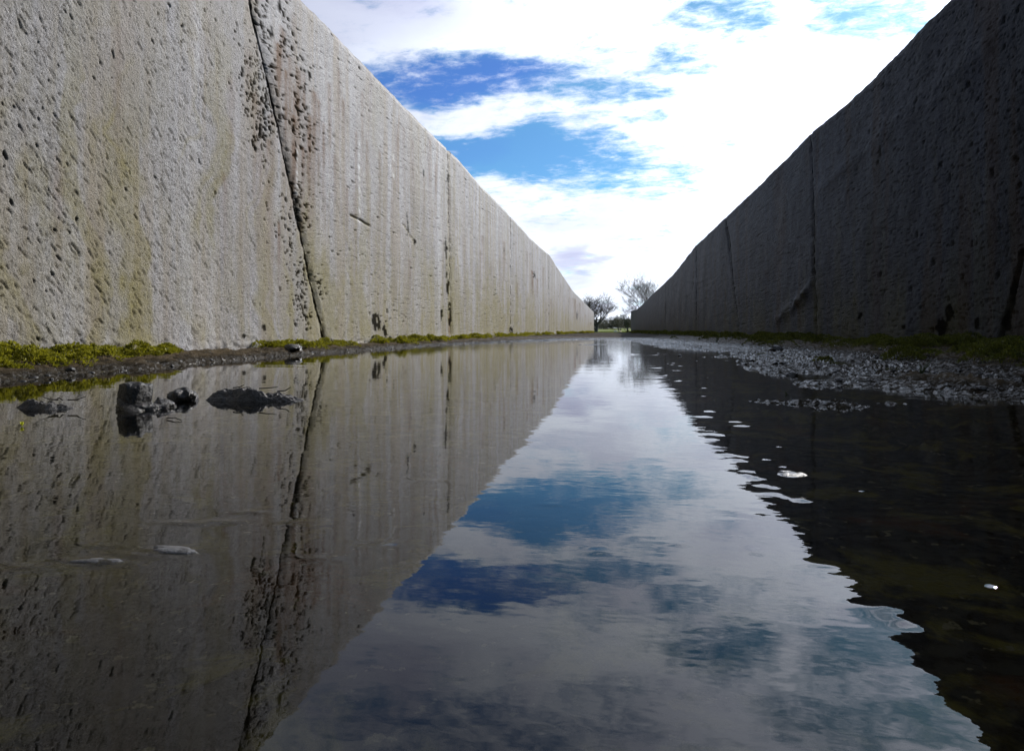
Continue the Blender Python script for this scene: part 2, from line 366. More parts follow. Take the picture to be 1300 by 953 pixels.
SL, SR = [], []         # rust and black runs: (y, z_top, half width, length, strength)
rng = np.random.default_rng(11)
def add_run(lst, X, px, py, w, L, s):
    y, z = on_wall(px, py, X); lst.append((y, z, max(w, 1.1 * y * y / (F * DL)), L, min(1, s * 1.3)))
RUST_L, BLK_L = [], []
for q in [(353, 60, .05, .7, .8), (366, 75, .04, .8, .9), (378, 90, .05, .9, .9), (392, 150, .05, 1.0, .9), (384, 190, .04, .8, .9), (404, 130, .03, .9, .7), (372, 150, .05, .8, .8), (330, 130, .04, 1.0, .5), (340, 180, .05, .9, .5), (418, 110, .03, .8, .6), (436, 130, .03, 1.0, .6), (460, 120, .03, 1.1, .5), (506, 150, .03, 1.0, .5), (545, 180, .04, 1.0, .7)]: add_run(RUST_L, -DL, *q)
for q in [(358, 40, .05, .55, .7), (362, 92, .035, .9, .8), (372, 110, .03, .8, .7), (385, 95, .03, 1.0, .7), (398, 120, .05, 1.1, .8), (410, 160, .03, .9, .8),
          (345, 150, .05, 1.3, .45), (430, 90, .03, .8, .5), (452, 170, .03, .8, .6), (466, 180, .025, .8, .6), (482, 195, .03, .9, .6), (524, 180, .05, 1.2, .6),
          (538, 225, .05, 1.0, .6), (553, 210, .04, 1.0, .6), (498, 255, .03, .7, .5), (640, 308, .08, 1.0, .75), (676, 345, .1, .8, .8), (682, 355, .08, .7, .6),
          (657, 360, .06, .6, .5), (570, 400, .05, .5, .9), (590, 300, .05, 1.4, .4), (610, 320, .06, 1.2, .4), (730, 380, .3, 1.6, .6), (736, 385, .25, 1.4, .5), (470, 90, .03, .7, .5),
          (424, 200, .025, .6, .5), (440, 240, .03, .7, .5), (690, 340, .07, .9, .5), (520, 330, .05, .6, .4), (150, 40, .03, .9, .25), (75, 200, .03, .8, .3)]:
    add_run(RUST_L, -DL, *q)
for i in range(46):
    y = float(np.exp(rng.uniform(np.log(3.2), np.log(70)))); RUST_L.append((y, rng.uniform(0.9, 2.75), max(0.012 + 0.006 * y * rng.uniform(.4, 1.2), rng.uniform(.6, 1.6) * y * y / (F * DL)), rng.uniform(.4, 1.3), rng.uniform(.2, .55)))

def vruns(lst, y, z, seed):
    out = np.zeros_like(y)
    for k, (yy, zz, w, L, s) in enumerate(lst):
        wob = 0.35 * w * (vn(z * 3.1, np.full_like(z, k * 7.7), seed) - .5)
        e = np.exp(-((y - yy - wob) / w) ** 2); dz = zz - z
        f = np.where(dz > 0, np.clip(1 - dz / L, 0, 1) ** 0.8, np.exp(-(dz / 0.03) ** 2))
        out = np.maximum(out, s * e * f * (0.25 + 1.1 * fbm(z * 5 + k * 3.3, y * 8, seed + 7, 3)) * (.85 if k % 3 else 1.15))
    return out
def spots(lst, y, z, X):
    out = np.zeros_like(y)
    for (px, py, rx, rz, s) in lst:          # centre px, radii in metres
        yy, zz = on_wall(px, py, X)
        rx = max(rx, 2.4 * yy * yy / (F * DL))
        out = np.maximum(out, s * np.exp(-((y - yy) / rx) ** 2 - ((z - zz) / rz) ** 2))
    return out

def fields_left(y, z):
    jy0, _ = on_wall(415, 437, -DL); jy1, jz1 = on_wall(318, 0, -DL)
    jl = jy0 + (jy1 - jy0) * (z / jz1)                     # the leaning joint
    g = 1 - sst(5.8, 10, y)
    dn = 0.10 + 0.30 * fbm(y * 0.9, z * 0.7, 3, 3) ** 1.5 * 2
    near = sst(4.2, 2.4, y)
    pm = sst(.38, .62, fbm(y * 2.2, z * 1.6, 33, 3))
    p1 = pits(y, z, 0.022, 21, (0.42 * near + 0.14) * (.15 + 1.1 * pm), .08, .52, 2.3, 0.9)
    p2 = pits(y, z, 0.013, 41, (0.40 * near + 0.18) * (.5 + .7 * vn(y * 5, z * 4, 34)), .22, .5, 2.0, 0.8)
    # heavy pitting beside the leaning joint
    left = np.exp(-((y - jl + 0.20 + 0.10 * (vn(z * 2, z * 0, 5) - .5)) / (0.20)) ** 2) * sst(0.12, 0.35, z) * (1 - sst(1.9, 2.3, z))
    right = np.exp(-((y - jl - 0.36) / 0.28) ** 2) * sst(1.2, 1.6, z)
    right2 = np.exp(-((y - jl - 0.12) / 0.10) ** 2) * sst(.3, .5, z)
    clus = np.clip(left * 1.1 + right * 0.62 + right2 * .5, 0, 1) * (0.06 + 1.35 * sst(.30, .68, fbm(y * 5, z * 3.5, 9, 4)))
    p3 = np.maximum(pits(y, z, 0.036, 61, clus * .9, .16, .5, 1.7, 0.35), pits(y, z, 0.018, 65, clus * .75, .2, .5, 1.9, 0.35))
    p4 = pits(y, z, 0.042, 81, 0.02 + 0.14 * sst(.4, .7, fbm(y * 1.2, z, 4, 2)), .08, .22, 1.8, 0.6)
    pit = np.maximum(np.maximum(p1 * 0.75, p2 * 0.48), np.maximum(p3, p4 * 0.9))
    blk = np.maximum(p3 * sst(.15, .5, clus + .25), p4 * .7 * (vn(y * 3, z * 3, 8) > .45))
    spec = [(478, 408, .13, .10, 1.0), (488, 420, .10, .07, .9), (495, 432, .08, .06, .9), (416, 433, .09, .05, .9), (335, 418, .05, .06, .5), (310, 428, .05, .04, .6),
            (571, 398, .07, .22, 1.0), (568, 360, .05, .22, .9), (560, 400, .06, .12, .8), (566, 320, .05, .35, .6), (569, 230, .04, .3, .6), (572, 190, .05, .08, .7), (538, 220, .05, .12, .5),
            (517, 285, .04, .18, .55), (527, 310, .03, .15, .6), (440, 150, .03, .06, .4), (385, 110, .03, .10, .5), (372, 190, .06, .30, .6), (392, 95, .03, .07, .8), (357, 12, .06, .08, .8),
            (649, 420, .10, .10, .8), (641, 318, .06, .15, .5), (678, 350, .10, .15, .6), (733, 400, .3, .5, .5), (345, 40, .03, .1, .5)]
    sp = spots(spec, y, z, -DL); n = fbm(y * 22, z * 16, 77, 3)
    blk = np.maximum(blk, sst(0.32, 0.52, np.minimum(1, 1.25 * sp) * (-0.25 + 1.9 * n)))
    # dark edge along the leaning joint
    jn = fbm(y * 30, z * 9, 13, 2)
    blk = np.maximum(blk, sst(.5, .7, np.exp(-((y - jl) / 0.05) ** 2) * (0.3 + 1.05 * jn)) * .9)
    rust = vruns(RUST_L, y, z, 5)
    band = sst(1.7, 0.1, z)
    yw = y + .45 * (fbm(y * 1.5, z * 2.2, 19, 4) - .5); st = fbm(yw * 3.2, z * 0.35, 15, 4); st2 = fbm(yw * 9, z * 0.4, 16, 3); st = st + .30 * (fbm(y * 17, z * 5, 20, 4) - .5)
    alg = np.clip(band * (0.06 + .14 * sst(4, 7, y) + 0.85 * sst(.22, .82, st)) * 1.0 + 0.5 * sst(.54, .72, st2) * sst(2.6, .9, z) + .22 * sst(.5, .7, st), 0, .85)
    alg *= 0.55 + 0.6 * fbm(y * 6, z * 5, 18, 3)
    alg *= 0.35 + .65 * sst(.02, .12, z)
    alg = np.maximum(alg, .8 * np.exp(-((y - on_wall(512, 400, -DL)[0]) / 1.0) ** 2) * sst(.55, .1, z) * sst(.35, .6, st2))
    wht = np.zeros_like(y)
    for (px, py, L, w) in [(456, 190, .75, .012), (376, 205, .3, .008), (500, 195, .3, .01)]:
        yy, zz = on_wall(px, py, -DL)
        wht = np.maximum(wht, np.exp(-((y - yy) / w) ** 2) * sst(-.05, .05, zz + .1 - z) * sst(-L - .1, -L + .1, z - zz) * (0.2 + .9 * fbm(y * 25, z * 14, 90, 3)))
    disp = -0.0048 * p1 - 0.0026 * p2 - 0.012 * p3 - 0.011 * p4
    disp = disp + 0.0036 * (fbm(y * 14 + z * 8, z * 12, 101, 4) - .5) + 0.028 * (fbm(y * 1.3, z * 1.1, 103, 3) - .5) + 0.0030 * (fbm(y * 70 + z * 45, z * 40, 105, 2) - .5)
    base = sst(.16, .02, z)
    disp = disp + base * 0.030 * (fbm(y * 25, z * 30, 107, 3) - .35)
    # spalled lips and hairline cracks
    for (a, b, c, d, w, dep) in [((443, 272), (470, 287), 0, 0, .012, .018), ((512, 285), (527, 310), 0, 0, .01, .014)]:
        y0, z0 = on_wall(*a, -DL); y1, z1 = on_wall(*b, -DL)
        tt = np.clip((y - y0) / (y1 - y0), 0, 1); dd = z - (z0 + (z1 - z0) * tt) + .02 * (vn(y * 9, y * 0, 3) - .5)
        k = np.exp(-(dd / w) ** 2) * (y > min(y0, y1)) * (y < max(y0, y1)); disp = disp - dep * k; alg = np.maximum(alg, k * .8)
    return disp, dict(pit=pit, rust=rust, algae=alg, black=blk, white=wht)

def fields_right(y, z):
    near = sst(9, 4, y)
    p1 = pits(y, z, 0.045, 221, .28 + .25 * near, .15, .42, 1.1, -0.3); p2 = pits(y, z, 0.03, 241, .4, .2, .5, 1.2, -.3)
    p4 = pits(y, z, 0.11, 281, .10 * near + .03, .15, .36, 1.3)
    pit = np.maximum(np.maximum(p1 * .5, p2 * .3), p4 * .5)
    spec = [(1205, 398, .10, .10, 1), (1195, 415, .14, .10, 1), (1285, 380, .05, .3, .9), (1278, 415, .08, .15, 1), (1090, 402, .15, .08, .8), (1130, 400, .06, .06, .7), (1150, 415, .1, .06, .7),
            (1240, 410, .06, .08, .8), (880, 360, .4, .8, .6), (1047, 235, .05, .3, .5), (1057, 250, .04, .25, .5), (1035, 300, .03, .9, .6), (885, 390, .3, .4, .5), (1095, 240, .04, .3, .4)]
    sp = spots(spec, y, z, DR); n = fbm(y * 15, z * 14, 277, 3)
    blk = np.maximum(sst(.42, .62, sp * (.35 + .95 * n)), p4 * .25)
    st = fbm(y * 3.0, z * .4, 215, 4); st2 = fbm(y * 8, z * .35, 216, 3)
    alg = np.clip(sst(1.0, .0, z) * (.15 + .9 * sst(.35, .65, st)) + .4 * sst(.54, .7, st2) * sst(2.2, .7, z), 0, .9) * (.5 + .6 * fbm(y * 7, z * 6, 218, 3))
    wht = np.zeros_like(y)
    for (px, py, L, w, s) in [(1271, 232, .62, .010, 1.), (1089, 118, .95, .012, .45), (1274, 340, .3, .008, .5)]:
        yy, zz = on_wall(px, py, DR)
        wht = np.maximum(wht, s * np.exp(-((y - yy) / w) ** 2) * (z < zz) * (z > zz - L) * sst(.35, .6, fbm(y * 5, z * 22, 290, 3)))
    rust = .35 * sst(.58, .72, fbm(y * 5, z * .3, 219, 3))
    disp = -0.005 * p1 - 0.003 * p2 - 0.009 * p4 + 0.010 * (fbm(y * 9, z * 9, 301, 4) - .5) + 0.045 * (fbm(y * 1.0, z * 1.0, 303, 3) - .5) + 0.004 * (fbm(y * 50, z * 50, 305, 2) - .5)
    # bulging seam near the base and the leaning crack by the frame edge
    for (a, b, w, dep) in [((985, 405), (1022, 375), .10, .022), ((1005, 396), (1030, 360), .06, .016), ((1297, 320), (1272, 428), .02, -.03), ((936, 395), (922, 290), .03, -.02), ((1250, 60), (1040, 240), .10, .012)]:
        y0, z0 = on_wall(*a, DR); y1, z1 = on_wall(*b, DR)
        L2 = (y1 - y0) ** 2 + (z1 - z0) ** 2; tt = np.clip(((y - y0) * (y1 - y0) + (z - z0) * (z1 - z0)) / L2, 0, 1)
        dd = np.hypot(y - y0 - tt * (y1 - y0), z - z0 - tt * (z1 - z0)); disp = disp + dep * np.exp(-(dd / w) ** 2) * (.3 + 1.4 * fbm(y * 6, z * 9, 311, 3))
    return disp, dict(pit=pit, rust=rust, algae=alg, black=blk, white=wht)

def build_wall(sign, X, tab, joints, fields, mat, label):
    root = tag(empty('concrete_wall', (X, 0, 0)), label, 'wall')
    zb = -0.10
    for k in range(len(joints) - 1):
        A, B = joints[k], joints[k + 1]            # (y at foot, lean dy/dz, half gap)
        ya, yb = A[0] + A[2], B[0] - B[2]
        cols = y_cols(ya, yb, 1.25 / (630 * DL)); nc = len(cols)
        nz = 440 if ya < 9.5 else (240 if ya < 20 else (110 if ya < 45 else 60))
        if ya < -1: nz = 140
        u = (cols - ya) / (yb - ya)
        v = np.linspace(0, 1, nz)
        Uu, Vv = np.meshgrid(u, v)
        Z = zb + Vv * 2.7
        for _ in range(3):
            Y = (ya + A[1] * Z) * (1 - Uu) + (yb + B[1] * Z) * Uu
            zt = z_top(tab, X, Y) + 0.014 * (fbm(Y * 5, Y * 0, 60, 3) - .5)
            Z = zb + Vv * (zt - zb)
        d, at = fields(Y, Z)
        edge = np.minimum(Uu, 1 - Uu) * (yb - ya)
        chip = sst(0.06, 0.0, edge) * fbm(Y * 30, Z * 14, 401, 3) * 0.03
        d = d - chip - 0.012 * sst(0.05, 0, zt - Z) * (.4 + fbm(Y * 12, Z * 12, 403, 2))
        xf = -sign * d                              # towards the middle is -sign*X side
        n0 = nz * nc
        Vf = np.stack([xf, Y, Z], -1).reshape(-1, 3)
        idx = np.arange(n0).reshape(nz, nc)
        fc = [grid_faces(nz, nc, 0, flip=(sign > 0))]
        # boundary loop duplicated, pushed back by the thickness
        ring = np.concatenate([idx[0, :-1], idx[:-1, -1], idx[-1, :0:-1], idx[:0:-1, 0]])
        R0 = Vf[ring]; R1 = R0.copy(); R1[:, 0] = sign * WT
        m = len(ring); b0 = n0; b1 = n0 + m; i = np.arange(m); j = (i + 1) % m
        q = np.stack([b0 + i, b1 + i, b1 + j, b0 + j], -1)
        fc.append(q if sign < 0 else q[:, ::-1])
        # back face: strips between bottom and top edges
        bt = np.arange(nc); tp_ = (nc - 1) + (nz - 1) + (nc - 1) - np.arange(nc)
        R2 = R1.copy(); b2 = b1 + m
        q = np.stack([b2 + bt[:-1], b2 + tp_[:-1], b2 + tp_[1:], b2 + bt[1:]], -1) % (b2 + m)
        fc.append(q if sign < 0 else q[:, ::-1])
        Vall = np.concatenate([Vf, R0, R1, R2])
        atts = {}
        for kk, aa in at.items():
            fa = aa.reshape(-1); atts[kk] = np.concatenate([fa, fa[ring], fa[ring] * 0, fa[ring] * 0])
        mesh_np('wall_panel', Vall, fc, mat, root, True, atts)
    for (y, ln, hw, top) in joints[1:-1]:
        zz = np.linspace(zb, float(z_top(tab, X, np.array([y + ln * 2.6]))[0]) - 0.02, 60)
        yc = y + ln * zz; w = hw + 0.012
        off = sign * (0.022 + 0.02 * vn(zz * 9, zz * 0, 55)); bk = np.full_like(zz, sign * (WT - .02))
        Vv = np.concatenate([np.stack([off, yc - w, zz], -1), np.stack([off, yc + w, zz], -1), np.stack([bk, yc + w, zz], -1), np.stack([bk, yc - w, zz], -1)])
        n = len(zz); i = np.arange(n - 1); fs = []
        for a in range(4):
            b = (a + 1) % 4; fs.append(np.stack([a * n + i, b * n + i, b * n + i + 1, a * n + i + 1], -1))
        fs.append(np.array([[0, n, 2 * n, 3 * n], [n - 1, 2 * n - 1, 3 * n - 1, 4 * n - 1]]))
        mesh_np('joint_filler', Vv, fs, M_FILL, root, False)
    return root

def jl(px_foot, px_top=None, py_top=None, hw=.006, X=-DL):
    y0, z0 = on_wall(px_foot, 424, X)
    ln = 0.0
    if px_top is not None:
        y1, z1 = on_wall(px_top, py_top, X); ln = (y1 - y0) / z1
    return (y0, ln, hw, 0)
yJ, zJ = on_wall(415, 437, -DL); yJ1, zJ1 = on_wall(318, 0, -DL)
J1 = (yJ, (yJ1 - yJ) / zJ1, 0.011, 0)
YEL = on_wall(754, 410, -DL)[0]; YER = on_wall(801, 410, DR)[0]
joints_L = [(-9.0, 0, 0, 0), (0.9, 0, .006, 0), J1, jl(573, 569, 190, .004), jl(649), jl(697, hw=.01), jl(722, hw=.015), jl(737, hw=.015), (YEL, 0, 0, 0)]
joints_R = [(-9.0, 0, 0, 0), (1.9, 0, .006, 0), jl(1037, 1030, 190, .006, DR), jl(939, 921, 280, .010, DR), jl(884, X=DR, hw=.012), jl(845, X=DR, hw=.015), jl(820, X=DR, hw=.015), jl(808, X=DR, hw=.03), (YER, 0, 0, 0)]
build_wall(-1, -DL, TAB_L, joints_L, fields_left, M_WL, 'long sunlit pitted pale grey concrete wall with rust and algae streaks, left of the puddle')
build_wall(1, DR, TAB_R, joints_R, fields_right, M_WR, 'long damp concrete wall with its shade put into the blackish colour, right of the puddle')

# ------------------------------------------------------------------ ground inside the clamp
SHL = (np.array([-10, 0, 1.0, 1.74, 2.6, 4.1, 7.5, 10, 12.6, 14]), np.array([-1.95, -1.9, -1.8, -1.69, -1.74, -1.86, -1.66, -1.2, -.5, .3]))
SHR = (np.array([-10, 0, 1.0, 1.52, 1.74, 2.45, 3.5, 5.0, 6.3, 8.0, 10, 12, 14]), np.array([1.25, 1.25, 1.08, .90, .80, .74, .68, .64, .55, .34, .2, .0, -.2]))
ISL = []     # low mud islands: x, y, rx, ry, height
for (px, py, wx, wy, h) in [(1010, 512, 60, 5, .030), (1080, 516, 50, 5, .028), (1130, 512, 40, 4, .024), (1190, 557, 48, 5, .025), (1250, 500, 70, 12, .03), (1020, 488, 40, 5, .026), (990, 478, 25, 4, .02),
                            (950, 465, 90, 4, .022), (1000, 470, 90, 4, .02), (880, 452, 50, 2.5, .022), (890, 458, 70, 3, .022), (985, 473, 30, 3, .03), (1290, 570, 26, 6, .028), (1100, 528, 40, 4, .026), (1230, 528, 60, 6, .027), (930, 497, 40, 3, .026), (960, 508, 40, 3, .026), (905, 478, 40, 3, .024), (1060, 486, 60, 6, .024),
                            (1150, 488, 80, 8, .026), (850, 441, 70, 2, .024), (790, 437, 70, 1.6, .022), (740, 437.5, 30, 1, .018), (830, 445, 40, 1.6, .016)]:
    x, y = on_ground(px, py); xr, _ = on_ground(px + wx, py); _, y2 = on_ground(px, py - wy)
    ISL.append((x, y, abs(xr - x), max(.012, (y2 - y)), h))
def gz(x, y):
    bed = -0.026 + 0.016 * (fbm(x * 5, y * 5, 501, 4) - .5)
    sl = np.interp(y, *SHL); sr = np.interp(y, *SHR)
    wob = 0.26 * (fbm(x * 2.2 + 3, y * 2.2, 503, 4) - .5)
    tl = sl - x + wob; tr = x - sr + wob * .8
    left = 0.050 * sst(-.16, .55, tl) + .012 * sst(0, .2, tl)
    right = 0.023 * sst(-.22, .20, tr) + 0.054 * sst(.35, 1.45, tr)
    fx = sst(11.5, 15.0, y + 1.2 * (fbm(x * .9, y * .5, 505, 3) - .5)) * 0.055
    z = bed + np.maximum(np.maximum(left, right), fx)
    for (ix, iy, rx, ry, h) in ISL:
        z = z + 0.80 * h * np.exp(-((x - ix) / rx) ** 2 - ((y - iy) / ry) ** 2)
    rough = np.clip(np.maximum(sst(-.05, .2, tl), sst(-.25, .15, tr)), 0, 1) * sst(24, 12, y)
    isl = np.zeros_like(x)
    for (ix, iy, rx, ry, h) in ISL:
        isl = np.maximum(isl, np.exp(-((x - ix) / (1.2 * rx)) ** 2 - ((y - iy) / (1.3 * ry)) ** 2))
    isl = np.clip(isl - rough, 0, 1)
    clod = fbm(x * 13, y * 13, 507, 4, .6) - .5; fine = fbm(x * 64, y * 64, 509, 3, .65) - .5
    pud = sst(.35, .1, tr) * sst(-.1, .1, tr)
    z = z + rough * ((0.046 - .012 * (x > 0)) * clod + (0.030 - .006 * (x > 0)) * fine + 0.005 * (x > 0) * (vn(x * 110, y * 110, 513) - .5))
    z = z + isl * (0.020 * (fbm(x * 26, y * 40, 517, 3, .6) - .5) + .012 * (vn(x * 120, y * 120, 519) - .5))
    z = z + 0.010 * (fbm(x * .8, y * .8, 511, 3) - .5) * sst(10, 14, y)
    return z
xs = np.concatenate([np.arange(-DL - .05, -1.15, .0065), np.arange(-1.15, 1.2, .0045), np.arange(1.2, DR + .056, .0065)])
yb = np.linspace(-9.0, .1, 60)[:-1]
yf = np.geomspace(.1, 96, 660)
ysg = np.concatenate([yb, yf])
Xg, Yg = np.meshgrid(xs, ysg)
Zg = gz(Xg, Yg)
mesh_np('ground', np.stack([Xg, Yg, Zg], -1).reshape(-1, 3), [grid_faces(len(ysg), len(xs))], M_MUD)['kind'] = 'structure'
def gz1(x, y): return float(gz(np.array([float(x)]), np.array([float(y)]))[0])

# pasture all round, one sheet out to the horizon, dipping below the clamp floor
fx = np.unique(np.concatenate([-np.geomspace(3.0, 2500, 46), np.geomspace(3.0, 2500, 46), np.linspace(-3, 3, 13)]))
fy = np.unique(np.concatenate([-np.geomspace(10, 2500, 30), np.linspace(-10, 80, 40), np.linspace(80, 200, 70), np.geomspace(200, 4000, 40)]))
Xf, Yf = np.meshgrid(fx, fy)
ins = sst(3.6, 2.9, np.abs(Xf)) * sst(97.5, 95.5, Yf) * sst(-10.5, -9.2, Yf)
Zf = -0.02 - 0.30 * ins + 1.55 * sst(96, 260, Yf) + 0.25 * (fbm(Xf * .03, Yf * .03, 601, 3) - .5) * sst(95, 130, np.hypot(Xf, Yf))
mesh_np('field', np.stack([Xf, Yf, Zf], -1).reshape(-1, 3), [grid_faces(len(fy), len(fx))], M_FIELD)['kind'] = 'structure'
def fz(x, y):
    return float(-0.02 + 1.55 * sst(96, 260, np.array(float(y))) + 0.25 * (fbm(np.array(x * .03), np.array(y * .03), 601, 3) - .5) * sst(95, 130, np.array(math.hypot(x, y))))

# ------------------------------------------------------------------ water
BUMPS = []   # menisci round twigs and grit just under the surface: x, y, rx, ry, h
for (px, py, rx, ry, h) in [(1135, 775, .016, .010, .0030), (1150, 790, .010, .008, .0022), (1004, 601, .014, .012, .0040), (220, 699, .020, .006, .0022), (180, 705, .03, .006, .001), (122, 714, .020, .007, .0020),
                            (135, 713, .008, .006, .002), (232, 664, .022, .005, .0016), (285, 662, .018, .005, .0016), (128, 693, .012, .005, .0012), (45, 720, .02, .005, .0013), (370, 662, .008, .005, .0012),
                            (315, 650, .012, .006, .0012), (410, 710, .012, .006, .0012), (485, 688, .02, .005, .001), (965, 655, .010, .008, .0016), (960, 700, .012, .010, .0016), (1015, 634, .006, .006, .002),
                            (1045, 716, .02, .010, .002), (1260, 742, .010, .008, .0018), (945, 540, .02, .01, .002), (1055, 542, .006, .006, .002),
                            (1053, 546, .005, .005, .002), (1245, 632, .008, .006, .0015), (1230, 625, .005, .005, .0015), (985, 618, .006, .005, .0016), (1295, 600, .012, .01, .003), (1000, 630, .006, .004, .0012),
                            (1120, 552, .02, .008, .002), (660, 520, .02, .006, .001), (700, 640, .02, .008, .001), (760, 700, .015, .01, .0012), (860, 690, .02, .01, .001), (540, 610, .02, .006, .001), (450, 560, .02, .006, .001)]:
    x, y = on_ground(px, py); sk_ = 778 - (py - 421) * .8 < px < 778 + (py - 421) * .93
    BUMPS.append((x, y, rx * (.6 if sk_ else .85), ry * (.6 if sk_ else .8), h * (.16 if sk_ else .5)))
rb = np.random.default_rng(5)
for i in range(85):
    py = 448 + 190 * rb.random() ** 1.6; e = 778 + (py - 421) * 0.98
    px = e + rb.exponential(60) - 6
    if px > 1295: continue
    x, y = on_ground(px, py); k = rb.uniform(.003, .008) * (0.6 + .5 * y)
    BUMPS.append((x, y, k * 1.3, k * .8, k * rb.uniform(.08, .22)))
tw = np.linspace(-1, 1, 820); ysw = np.geomspace(.1, 17, 620)
Xw = np.empty((len(ysw), len(tw))); Yw = np.empty_like(Xw)
for i, y in enumerate(ysw):
    lo = max(-DL + .005, -(.45 + 1.12 * y)); hi = min(DR - .005, .45 + .9 * y)
    Xw[i] = lo + (tw + 1) * .5 * (hi - lo); Yw[i] = y
Zw = 0.00035 * (fbm(Xw * 6, Yw * 9, 701, 2) - .5)
for (bx, by, rx, ry, h) in BUMPS:
    k = np.abs(ysw - by) < 3.2 * ry
    if k.any(): Zw[k] += (.35 + 1.3 * fbm(Xw[k] * 1.1 / rx + bx * 99, Yw[k] * 1.1 / ry, 717, 2)) * h * np.exp(-((Xw[k] - bx) / rx) ** 2 - ((Yw[k] - by) / ry) ** 2)
mesh_np('water', np.stack([Xw, Yw, Zw], -1).reshape(-1, 3), [grid_faces(len(ysw), len(tw))], M_WATER)['kind'] = 'structure'

# ------------------------------------------------------------------ moss
def fronds(P, N, L, Wd, seed, name, mat, kind='stuff'):
    """many tiny bent leaflets rooted at P pointing along N"""
    r = np.random.default_rng(seed); n = len(P)
    N = N + r.normal(0, .38, (n, 3)); N[:, 2] = np.abs(N[:, 2]) + .05; N /= np.linalg.norm(N, axis=1)[:, None]
    T = np.cross(N, r.normal(0, 1, (n, 3))); T /= np.linalg.norm(T, axis=1)[:, None]
    B = np.cross(N, T)
    L = (L * r.uniform(.5, 1.3, n))[:, None]; Wd = (Wd * r.uniform(.6, 1.3, n))[:, None]
    a = P - N * L * .15; b = P + N * L * .5 + T * Wd; c = P + N * L + B * L * .25; d = P + N * L * .5 - T * Wd
    V = np.stack([a, b, c, d], 1).reshape(-1, 3); q = np.arange(4 * n).reshape(n, 4)
    var = np.repeat(r.random(n), 4)
    return mesh_np(name, V, [q], mat, None, False, dict(var=var))
def moss_bank(side, n, name_seed, mat, label):
    r = np.random.default_rng(name_seed); Ps, Ns, Ls, Ws = [], [], [], []
    made = 0
    while made < n:
        y = float(np.exp(r.uniform(np.log(1.3), np.log(70))))
        if side < 0:
            x = -DL + .03 + abs(r.normal(0, .17)) * (1.0 if y < 8 else .8)
            keep = vn(np.array(x * 1.7), np.array(y * 1.1), 811) > .47
        else:
            x = DR - .04 - abs(r.normal(0, .45)); keep = fbm(np.array(x * 2.0), np.array(y * 1.5), 813, 2) > .42
        if not keep: continue
        R = r.uniform(.022, .060) * (1 if side < 0 else 1.3) * (1 + .05 * min(y, 20)); H = R * r.uniform(.35, .9)
        k = int(np.clip(900 * (R / .06) ** 2 / (0.6 + .16 * y * y * .35), 40, 900)) if y < 12 else 60
        if side > 0: k = int(k * .6)
        th = r.uniform(0, 2 * np.pi, k); rr = R * np.sqrt(r.random(k)) * (1 + .35 * np.sin(3 * th + r.uniform(0, 6)))
        px_ = x + rr * np.cos(th); py_ = y + rr * np.sin(th) * 1.25
        ok = (px_ > -DL + .012) & (px_ < DR - .015); px_, py_, rr = px_[ok], py_[ok], rr[ok]
        if len(px_) == 0: continue
        g = gz(px_, py_); hz = H * np.clip(1 - (rr / (R * 1.2)) ** 2, 0, 1) + .012 * (vn(px_ * 60, py_ * 60, 9) - .5)
        Ps.append(np.stack([px_, py_, g + hz], -1)); nn = np.stack([(px_ - x) / R * .9, (py_ - y) / R * .9, np.full_like(px_, .9)], -1); Ns.append(nn)
        sz = .0125 * max(1, y / 5); Ls.append(np.full(len(px_), sz)); Ws.append(np.full(len(px_), sz * .24)); made += 1
    P = np.concatenate(Ps); N = np.concatenate(Ns); L = np.concatenate(Ls); Wd = np.concatenate(Ws)
    o = fronds(P, N, L, Wd, name_seed + 1, 'moss', mat)
    tag(o, label, 'moss', None, 'stuff'); return o
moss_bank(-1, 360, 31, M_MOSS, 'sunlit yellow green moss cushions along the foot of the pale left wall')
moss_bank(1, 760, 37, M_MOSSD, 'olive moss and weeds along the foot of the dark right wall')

# ------------------------------------------------------------------ stones, clods, debris
def blob(name, loc, size, seed, mat, label, cat, group=None, flat=0.0, jag=.35, sub=4, rz=0, parent=None, box=0.0):
    import bmesh
    bm = bmesh.new(); bmesh.ops.create_icosphere(bm, subdivisions=sub, radius=1.0)
    r = np.random.default_rng(seed)
    V = np.array([v.co for v in bm.verts])
    if box:
        mx_ = np.max(np.abs(V), axis=1)[:, None]; V = V * (1 - box) + V / mx_ * box * .86
    # chop with random planes for broken faces
    for k in range(9):
        nn = r.normal(0, 1, 3); nn /= np.linalg.norm(nn); dd = r.uniform(.72, .95) if not box else r.uniform(.95, 1.15)
        e = V @ nn - dd; V = V - np.clip(e, 0, None)[:, None] * nn * .9
    off = seed * 3.7
    V = V * (1 + jag * (fbm(V[:, 0] * 1.6 + V[:, 2] * 1.1 + off, V[:, 1] * 1.6 - V[:, 2] * .9, seed, 4) - .5))[:, None]
    V = V + .10 * jag * (r.normal(0, 1, V.shape))* .15
    V = V * np.array(size)
    for v, c in zip(bm.verts, V): v.co = c
    for f in bm.faces: f.smooth = not box
    me = bpy.data.meshes.new(name); bm.to_mesh(me); bm.free(); me.materials.append(mat)
    o = bpy.data.objects.new(name, me); o.location = loc; o.rotation_euler = (0, 0, rz); COL.objects.link(o)
    if parent: o.parent = parent
    elif label: tag(o, label, cat, group)
    return o
